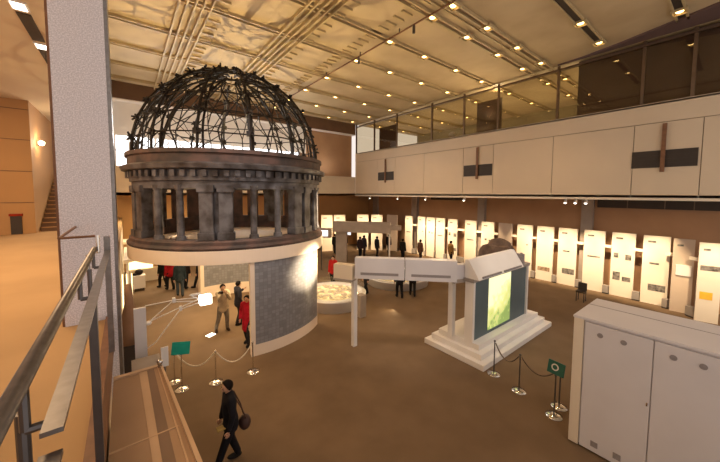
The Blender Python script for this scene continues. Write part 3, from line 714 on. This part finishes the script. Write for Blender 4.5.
# ------------------------------------------------------------------ exhibition boards along the right wall
specs = [(13.7, 22.0, .3, 0), (14.7, 21.5, .3, 1), (16.55, 20.6, .6, 0), (17.5, 19.8, .9, 1), (18.4, 18.8, 1.2, 6), (18.95, 17.35, 1.57, 0), (19.1, 16.1, 1.57, 3), (19.15, 15.2, 1.57, 1), (19.2, 14.3, 1.57, 0), (19.2, 13.2, 1.57, 2), (19.2, 11.74, 1.57, 0), (19.2, 10.47, 1.57, 1),
         (19.2, 9.29, 1.57, 6), (19.2, 8.1, 1.57, 3), (19.2, 6.97, 1.57, 4), (19.2, 5.85, 1.57, 5), (19.2, 4.66, 1.57, 0), (19.15, 3.5, 1.57, 2), (19.0, 2.33, 1.54, 5), (18.6, 1.45, 1.42, 7), (17.95, .68, 1.38, 8)]
desc = {0: 'short-captioned', 1: 'dark-marked', 2: 'four-photo', 3: 'one-dot', 4: 'brown-photo', 5: 'dark-photo', 6: 'plain', 7: 'small-screen', 8: 'yellow-patched'}
ordn = ['leftmost, nearest the dome', 'second from the dome', 'third from the dome', 'fourth from the dome', 'fifth from the dome', 'sixth from the dome', 'seventh from the dome', 'eighth from the dome', 'ninth from the dome', 'tenth from the dome', 'just left of the peaked header', 'first behind the peaked header', 'second behind the peaked header',
 'first right of the rock', 'second right of the rock', 'first left of the grey column', 'directly at the grey column', 'fourth from the right edge', 'third from the right edge', 'second from the right edge', 'rightmost of the row']
for i, (x, y, na, kd) in enumerate(specs):
    # na: bearing of the board face, 1.57 = facing -x
    WL = globals().setdefault('WLIST', [])
    W = .88 if x > 18.9 else (.62 if y < 3 else 1.0); W = .80 if 12 < y < 18 else W; WL.append(W)
    t = thing('exhibition_board', '%s exhibition board, %s' % (('painted-dim ' if kd in (6, 7) else 'lit ')+desc[kd], ordn[i]), 'exhibition board', (x, y, 0), -(na), None, True)
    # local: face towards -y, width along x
    mt = M['panelshade'] if kd in (6, 7) else M['panel']
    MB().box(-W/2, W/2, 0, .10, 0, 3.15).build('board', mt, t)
    if kd != 6: MB().box(-W*.32, -W*.02, -.006, 0, 2.84, 2.92).build('title_strip', M['photo'], t)
    if kd == 0: MB().box(-W*.3, W*.3, -.006, 0, 1.75, 1.83).build('caption', M['photo'], t)
    if kd == 1: MB().box(-W*.22, -W*.05, -.006, 0, 1.9, 2.02).build('photograph', M['photo'], t); MB().box(.1, .22, -.006, 0, 1.86, 1.96).build('photograph', M['photo'], t)
    if kd == 2:
        for (a, b, z0, z1) in ((-.34, -.16, 1.9, 2.14), (.1, .32, 1.84, 2.1), (-.34, -.06, .8, 1.2), (.02, .33, .78, 1.0)): MB().box(a, b, -.006, 0, z0, z1).build('photograph', M['photo'], t)
    if kd == 3: MB().tube((.16, -.006, 1.95), (.16, 0, 1.95), .05).build('photograph', M['photo'], t)
    if kd == 4: MB().box(-.33, .3, -.006, 0, .55, .78).build('photograph', M['photob'], t)
    if kd == 5: MB().box(-.2, W*.42, -.006, 0, .62, .92).build('photograph', M['photo'], t); MB().box(-.2, .12, -.006, 0, 1.84, 1.92).build('caption', M['photo'], t)
    if kd == 7:
        s_ = MB().box(-.2, .25, -.05, 0, 1.6, 2.05).build('screen', M['white'], t); MB().box(-.16, .21, -.055, -.05, 1.64, 2.01).build('display', mat('screen_glow', (.85, .92, 1), None, 1, .5, emit=1.2), s_)
    if kd == 8: MB().box(-.22, .12, -.006, 0, .9, 1.2).build('photograph', M['yellow'], t); MB().box(-.25, .3, -.006, 0, 2.05, 2.25).build('photograph', M['photo'], t)
    if kd not in (6, 7):
        dx, dy = sin(na), -cos(na)*1.0
        f_ = Vector((-sin(na), -cos(na), 0))   # outward
        lp = Vector((x, y, 4.55))+f_*2.0
        spot('board_spotlight', lp, (x, y, 1.65), 950, 50, 1.0, (1, .76, .47), .05)
for i in range(5, len(specs)-1):
    (x0, y0, *_), (x1, y1, *_) = specs[i], specs[i+1]
    mx, my = (x0+x1)/2, (y0+y1)/2
    wy = hypot(x1-x0, y1-y0)-(WLIST[i]+WLIST[i+1])/2+.002; rot = Matrix.Translation((mx, my, 0)) @ Matrix.Rotation(atan2(x0-x1, y1-y0)+pi, 4, 'Z')
    if wy < .06: continue
    t = thing('floor_box', 'low grey floor box right of the board %s' % ordn[i], 'box', (mx, my, 0), 0, 'grey boxes between the boards')
    MB().box(.0, .22, -wy/2, wy/2, .06, .42, rot) if 0 else MB().box(-.12, .1, -wy/2+.02, wy/2-.02, .06, .42, rot).build('body', M['grey'], t); MB().box(-.10, .1, -wy/2+.02, wy/2-.02, 0, .06, rot).build('base', M['slot'], t)
    tag(MB().box(-.09, .09, -wy/2, wy/2, 2.36, 2.48, rot).build('connecting_rail', M['panel']), 'cream rail joining the board %s to its right neighbour' % ordn[i], 'rail', 'rails between the boards')

# far grey gantry with a bright monitor
t = thing('gantry_sign', 'grey box gantry on slim posts before the far exhibition boards', 'header', (13, 17, 0))
M4, L = frame2((11.9, 18.3), (14.6, 15.1))
MB().box(0, L, 0, .35, 2.2, 2.98, M4).build('header_box', M['pilaster'], t)
MB().box(L, L+.75, .0, .3, 2.45, 2.80, M4).build('header_box', M['pilaster'], t)
MB().box(.2, 1.0, .1, .35, 0, 2.35, M4).build('support', M['pilaster'], t); MB().box(L-.1, L+.0, .1, .2, 0, 2.35, M4).build('post', M['white'], t)
t = thing('monitor', 'small bright monitor on a pole at the right edge of the dome platform', 'monitor', (9.8, 16.6, 0))
M4, L = frame2((9.4, 17.2), (10.4, 16.2))
MB().box(0, L, 0, .3, 2.15, 2.75, M4).build('casing', M['pilaster'], t); MB().box(L*.45, L*.85, -.01, 0, 2.25, 2.62, M4).build('screen', mat('monitor_glow', (.95, .97, 1), None, 1, .5, emit=1.8), t)
MB().box(L*.5, L*.55, .1, .18, 0, 2.15, M4).build('pole', M['darksteel'], t)
# spotlights under the balcony edge
s0 = None
for (x, y, lab) in ((16.6, 5.2, 'left of three small white spotlights under the balcony edge'), (16.6, 4.8, 'middle of three small white spotlights under the balcony edge'), (16.6, 4.4, 'right of three small white spotlights under the balcony edge'),
                    (16.6, 10.6, 'small white spotlight under the balcony edge left of the grey pilaster'), (16.6, 13.6, 'pair spotlight under the balcony edge above the lit boards, right one'), (16.6, 16.3, 'small white spotlight under the balcony beside the dark slot, middle one'), (16.6, 19.6, 'small white spotlight under the far end of the balcony near the dome')):
    if s0 is None:
        s_ = s0 = thing('spotlight', lab, 'spotlight', (x, y, 4.85), local=True)
        MB().tube((0, 0, 0), (0, 0, -.12), .015).build('stem', M['white'], s_)
        MB().tube((-.02, 0, -.08), (-.10, 0, -.24), .05, .075, 14).build('shade', M['white'], s_); MB().ball((-.10, 0, -.24), .055, (1, 1, .7)).build('bulb', M['lampw'], s_, True)
    else: dup(s0, (x, y, 4.85), None, lab, None)

# ------------------------------------------------------------------ people
bm_ = bmesh.new(); bmesh.ops.create_uvsphere(bm_, u_segments=10, v_segments=8, radius=1)
BALLV = [tuple(v.co) for v in bm_.verts]; BALLF = [tuple(v.index for v in f.verts) for f in bm_.faces]; bm_.free()
def skin_mesh(name, V, E, Rd, mt, parent, vox=.02, extra=None):
    """grow one continuous tapering surface round a joint skeleton"""
    rad = [r if isinstance(r, tuple) else (r, r) for r in Rd]; vs, fs = [], []
    for i, j in E:
        p, q = Vector(V[i]), Vector(V[j]); (a0, b0), (a1, b1) = rad[i], rad[j]
        n = max(2, int((q-p).length/(.45*min(a0, a1, b0, b1)))+1)
        for k in range(n+1):
            t_ = k/n; rx, ry = a0+(a1-a0)*t_, b0+(b1-b0)*t_; rz = min(rx, ry); c = p.lerp(q, t_); o_ = len(vs)
            vs += [(c.x+x*rx, c.y+y*ry, c.z+z*rz) for x, y, z in BALLV]; fs += [tuple(o_+w for w in f) for f in BALLF]
    me = bpy.data.meshes.new(name); me.from_pydata(vs, [], fs); o = bpy.data.objects.new(name, me); COL.objects.link(o)
    md = o.modifiers.new('remesh', 'REMESH'); md.mode = 'VOXEL'; md.voxel_size = vox
    sm = o.modifiers.new('smooth', 'SMOOTH'); sm.factor = .5; sm.iterations = 4
    dg = bpy.context.evaluated_depsgraph_get(); m2 = bpy.data.meshes.new_from_object(o.evaluated_get(dg)); o.modifiers.clear(); o.data = m2
    bm = bmesh.new(); bm.from_mesh(m2)
    if extra: extra(bm)
    bm.to_mesh(m2); bm.free()
    m2.materials.clear(); m2.materials.append(mt)
    for p in m2.polygons: p.use_smooth = True
    if parent: o.parent = parent
    return o
def person(label, loc, face, colors, h=1.68, fl=(.12, .1), fr=(-.12, -.1), hl=None, hrn=None, lean=0, long_coat=False, look=0, fine=False, flift=0, skirt=False, hairlong=False):
    """local frame faces +x, left side +y"""
    t = thing('person', label, 'person', (*loc[:2], 0), face, None, True); s = h/1.68
    P = lambda x, y, z: Vector((x*s, y*s, z*s))
    ln = lean
    pel = P(0, 0, .90); sp = P(.02+ln*.3, 0, 1.08); ch = P(.0+ln*.7, 0, 1.27); nb = P(ln, 0, 1.43); nk = P(.015+ln, 0, 1.49); hd_ = P(.03+ln, 0, 1.56); cr = P(.02+ln, 0, 1.62)
    shl, shr = P(ln*.9, .17, 1.38), P(ln*.9, -.17, 1.38)
    hl = P(*(hl or (.05, .24, .78))); hrn = P(*(hrn or (.05, -.24, .78)))
    def el(sh, ha, sd):
        mid = (sh+ha)/2; d_ = (ha-sh).length; L = .54*s; bend = sqrt(max(.0004, (L/2)**2-(d_/2)**2)); dr = Vector((-.6, .5*sd, -.5)); ax = (ha-sh).normalized(); dr = (dr-ax*dr.dot(ax)).normalized(); return mid+dr*bend
    ell, elr = el(shl, hl, 1), el(shr, hrn, -1)
    hpl, hpr = P(0, .09, .86), P(0, -.09, .86)
    al, ar = P(fl[0], fl[1], .08+flift), P(fr[0], fr[1], .08)
    def kn(hp, a):
        mid = (hp+a)/2; d_ = (a-hp).length; L = .80*s; bend = sqrt(max(.0001, (L/2)**2-(d_/2)**2)); return mid+Vector((min(bend, .22), 0, 0))
    kl, kr = kn(hpl, al), kn(hpr, ar)
    tl, tr_ = al+P(.15, .02, -.045), ar+P(.15, -.02, -.045)
    def ext(v, w, k): return w+(w-v).normalized()*k*s
    pml, pmr = ext(ell, hl, .05), ext(elr, hrn, .05)
    V = [pel, sp, ch, nb, nk, hd_, cr, shl, ell, hl, pml, shr, elr, hrn, pmr, hpl, kl, al, tl, hpr, kr, ar, tr_]
    E = [(0,1),(1,2),(2,3),(3,4),(4,5),(5,6),(2,7),(7,8),(8,9),(9,10),(2,11),(11,12),(12,13),(13,14),(0,15),(15,16),(16,17),(17,18),(0,19),(19,20),(20,21),(21,22)]
    rr = [(.10, .14), (.085, .12), (.105, .15), .06, .052, (.092, .076), (.085, .072), .058, .042, .026, (.022, .036), .058, .042, .026, (.022, .036), .085, .056, .038, .034, .085, .056, .038, .034]
    rr = [tuple(q*s for q in r) if isinstance(r, tuple) else r*s for r in rr]
    def extra(bm):
        # five tapering, slightly curled fingers per hand, nose, ears
        for (w, pm) in ((hl, pml), (hrn, pmr)):
            ax = (pm-w).normalized(); sd = Vector((1, 0, 0)); sd = (sd-ax*sd.dot(ax)).normalized(); up = ax.cross(sd)
            b = MB(); b.b.free(); b.b = bm
            for k_, (o_, Lf) in enumerate(((-.027, .075), (-.009, .085), (.009, .08), (.027, .062))):
                p0 = pm+sd*o_*s*-1; p1 = p0+ax*Lf*.5*s; p2 = p1+(ax*.8+up*.35).normalized()*Lf*.5*s
                b.tube(p0, p1, .0095*s, .009*s, 6); b.tube(p1, p2, .009*s, .006*s, 6)
            p0 = w+(pm-w)*.4+sd*.022*s; p1 = p0+(ax*.6+sd*.8).normalized()*.04*s; p2 = p1+(ax).normalized()*.03*s
            b.tube(p0, p1, .011*s, .010*s, 6); b.tube(p1, p2, .010*s, .007*s, 6)
        b = MB(); b.b.free(); b.b = bm
        c = hd_; lk = Matrix.Rotation(look, 3, 'Z'); fx = lk @ Vector((1, 0, 0)); sy_ = lk @ Vector((0, 1, 0))
        b.tube(c+fx*.075*s+Vector((0, 0, .02*s)), c+fx*.099*s+Vector((0, 0, -.016*s)), .007*s, .014*s, 6)
        b.tube(c+fx*.065*s+Vector((0, 0, -.05*s)), c+fx*.086*s+Vector((0, 0, -.052*s)), .022*s, .014*s, 6)
        for sg in (-1, 1): b.ball(c+sy_*.083*s*sg, .024*s, (.7, .4, 1.2), 8, 6)
    body = skin_mesh('body', V, E, rr, M['skin'], t, .016, extra)
    top, leg, shoe = colors[0], colors[1], colors[2] if len(colors) > 2 else (.02, .018, .016)
    lk = Matrix.Rotation(look, 3, 'Z'); fx = lk @ Vector((1, 0, 0)); sy_ = lk @ Vector((0, 1, 0))
    ey = MB()
    for sg in (-1, 1): ey.ball(hd_+fx*.078*s+sy_*.032*s*sg+Vector((0, 0, .012*s)), .012*s, (1, 1, .8), 8, 6)
    ey.build('eye', M['hair'], t, True)
    # trousers
    skin_mesh('trousers', [pel+P(0, 0, .10), pel, hpl, kl, al+P(0, 0, .03), hpr, kr, ar+P(0, 0, .03)], [(0,1),(1,2),(2,3),(3,4),(1,5),(5,6),(6,7)],
              [(.115*s, .155*s), (.12*s, .16*s), .105*s, .078*s, .066*s, .105*s, .078*s, .066*s], cloth(leg), t, .022)
    # jacket
    hem = P(.01, 0, .56 if long_coat else .80)
    ja = skin_mesh('jacket', [ch, sp, pel, hem, nb+P(-.01, 0, .0), shl, ell, ell.lerp(hl, .88), shr, elr, elr.lerp(hrn, .88)], [(0,1),(1,2),(2,3),(0,4),(4,5),(4,8),(5,6),(6,7),(8,9),(9,10),(0,5),(0,8)],
              [(.135*s, .18*s), (.13*s, .165*s), (.14*s, .18*s), (.15*s, .20*s), .075*s, .078*s, .064*s, .05*s, .078*s, .064*s, .05*s], cloth(top), t, .022)
    for a_, tt in ((al, tl), (ar, tr_)):
        d_ = (tt-a_); c = a_+d_*.42; an = atan2(d_.y, d_.x)
        sh = MB().ball((0, 0, 0), .1*s, (1.4, .52, .55), 12, 8); M4 = Matrix.Translation((c.x, c.y, max(.048*s, c.z-.02*s))) @ Matrix.Rotation(an, 4, 'Z')
        for v in sh.b.verts: v.co = M4 @ v.co
        sh.build('shoe', cloth(shoe), t, True)
    hb = MB().ball((0, 0, 0), .108*s, (1.02, .92, 1.0), 16, 12)
    bmesh.ops.bisect_plane(hb.b, geom=hb.b.verts[:]+hb.b.edges[:]+hb.b.faces[:], plane_co=(.028*s, 0, .0), plane_no=(.82, 0, -.57), clear_outer=True)
    bmesh.ops.holes_fill(hb.b, edges=hb.b.edges[:])
    for v in hb.b.verts:
        if hairlong and v.co.z < -.03*s: v.co.z -= .08*s
        v.co = hd_+lk @ Vector(v.co)+fx*(-.006)*s+Vector((0, 0, .03*s))
    hb.build('hair', M['hair'], t, True)
    return t
S2 = (.015, .014, .016)
left = atan2(.02, -1)
person('dark haired person in black jacket walking left in the foreground with shoulder bag', (1.39, 5.56), left, ((.016, .015, .02), (.012, .011, .014)), 1.60, (.30, .10), (-.14, -.09), (.10, .25, .86), (.14, -.22, .84), .03, fine=True)
t = thing('shoulder_bag', 'dark brown rounded shoulder bag behind the walking person in black', 'bag', (1.55, 5.32, .9), left, None, True)
bagm = mat('bag_brown', (.055, .025, .02), None, 6, .6)
MB().ball((-.20, -.02, .0), .145, (.75, .85, .95), 16, 12).build('pouch', bagm, t, True)
t.location = (1.43, 5.53, .70)
MB().path([(-.2, -.1, .1), (-.16, -.16, .3), (-.04, -.16, .60), (.02, .0, .66), (-.10, .16, .42), (-.2, .06, .12)], .012, 6).build('strap', bagm, t)
tag(MB().box(-.03, .11, -.06, .06, -.02, .0).build('leaflet', cloth((.45, .33, .12))), 'folded yellow leaflet held by the walking person in black', 'leaflet').location = (1.17, 5.52, .80)
toC = lambda p: atan2(-p[1], -p[0])
person('person in a beige jacket raising a camera to the face, left of the red coat', (2.66, 11.4), toC((2.66, 11.4))+.25, ((.50, .40, .27), (.20, .17, .13), (.05, .03, .02)), 1.70, (.05, .12), (-.02, -.24), (.24, .06, 1.40), (.22, -.05, 1.42), .0)
tag(MB().box(-.05, .05, -.06, .06, -.04, .04).tube((-.05, 0, 0), (-.11, 0, 0), .03, n=12).build('camera_body', M['iron']), 'small black camera held up by the person in the beige jacket', 'camera').location = (2.55, 11.12, 1.50)
person('person in a dark jacket standing between the beige jacket and the red coat', (3.25, 11.6), toC((3.3, 11.6))+2.0, ((.035, .035, .05), (.04, .035, .04)), 1.66, (.1, .1), (-.1, -.1), (.28, .1, 1.3), (.05, -.22, .9))
person('person in a long red coat carrying a beige bag beside the curved photo wall', (3.05, 9.85), toC((3.1, 9.85))-.5, ((.42, .012, .025), (.03, .028, .03)), 1.64, (.14, .1), (-.12, -.08), (.06, .26, .82), (.12, -.2, .9), long_coat=True)
t = thing('tote_bag', 'beige tote bag hanging at the side of the red coat', 'bag', (3.17, 9.62, .32), local=True)
MB().box(-.17, .17, -.05, .05, 0, .38, Matrix.Rotation(-.5, 4, 'Z')).build('pouch', cloth((.70, .55, .38)), t, bevel=.02)
MB().path([(-.1, .05, .36), (-.06, .03, .56), (.04, -.02, .56), (.1, -.05, .36)], .008, 6).build('handle', cloth((.5, .38, .25)), t)
for (p, f_, c, lab, kw) in (
    ((1.42, 18.6), 2.2, ((.02, .025, .02), S2), 'person in a black coat, leftmost of the group under the dome ring', {}),
    ((1.68, 17.9), 1.9, ((.50, .02, .03), (.02, .02, .02)), 'person in a bright red jacket in the group under the dome ring', {}),
    ((1.93, 16.5), 1.4, ((.03, .045, .055), (.06, .075, .09)), 'person in dark jacket and blue jeans, nearest of the group under the dome ring', {'h': 1.72}),
    ((2.30, 17.7), 1.0, ((.03, .022, .022), S2), 'person in a dark brown coat behind the jeans wearer under the dome ring', {}),
    ((2.95, 17.5), 2.6, ((.012, .012, .014), (.015, .015, .018)), 'person in black with legs apart, rightmost of the group under the dome ring', {'fl': (.2, .12), 'fr': (-.2, -.12)})):
    person(lab, p, f_, c, **kw)
t = thing('backpack', 'grey backpack worn by the rightmost person in black under the dome ring', 'backpack', (2.95, 17.5, 1.0), 2.6, None, True)
MB().box(-.36, -.17, -.16, .16, .05, .48).build('pouch', cloth((.06, .055, .06)), t, bevel=.04)
MB().path([(-.17, .1, .42), (.0, .1, .47), (-.05, .12, .2), (-.17, .1, .1)], .014).path([(-.17, -.1, .42), (.0, -.1, .47), (-.05, -.12, .2), (-.17, -.1, .1)], .014).build('strap', cloth((.06, .055, .06)), t)
for (p, c, lab, f_) in (
    ((13.6, 20.6), ((.02, .018, .016), S2), 'person in black before the leftmost far exhibition board', .6),
    ((14.6, 20.6), ((.03, .022, .02), S2), 'person in a long dark coat before the second far exhibition board', 1.2),
    ((14.28, 18.1), ((.05, .03, .03), S2), 'person in dark maroon right of the grey gantry support', .4),
    ((15.0, 18.5), ((.03, .025, .03), (.05, .03, .03)), 'person in dark clothes, second right of the gantry support', .2),
    ((15.5, 17.5), ((.02, .02, .024), S2), 'person in a wide black coat under the right part of the grey gantry', .0),
    ((17.24, 18.0), ((.015, .014, .014), S2), 'person in black standing before the pale unlit far board', .2),
    ((16.2, 15.4), ((.02, .016, .014), S2), 'person in black bending near the lit boards above the header', .3),
    ((17.0, 14.4), ((.16, .08, .05), (.05, .03, .02)), 'person in a brown jacket before the boards above the header middle', .0),
    ((18.3, 12.7), ((.28, .15, .04), S2), 'person in a mustard jacket before the board above the header right end', -.2),
    ((8.7, 13.35), ((.48, .02, .02), S2), 'person in a red jacket behind the large round diorama', -2.5),
    ((9.3, 11.25), ((.02, .018, .02), S2), 'person in black right of the large diorama, seen below the header', 3.0),
    ((10.3, 9.95), ((.02, .018, .02), S2), 'person in black, left one of two standing below the header middle', 1.0),
    ((11.0, 9.75), ((.025, .02, .02), S2), 'person in black, right one of two standing below the header middle', .7),
    ((17.8, 7.62), ((.10, .02, .02), S2), 'person in dark red seen just above the right end of the screen wall', 1.5)):
    person(lab, p, f_, c, h=1.66)

for o in LOCAL:
    if '_local' in o: del o['_local']
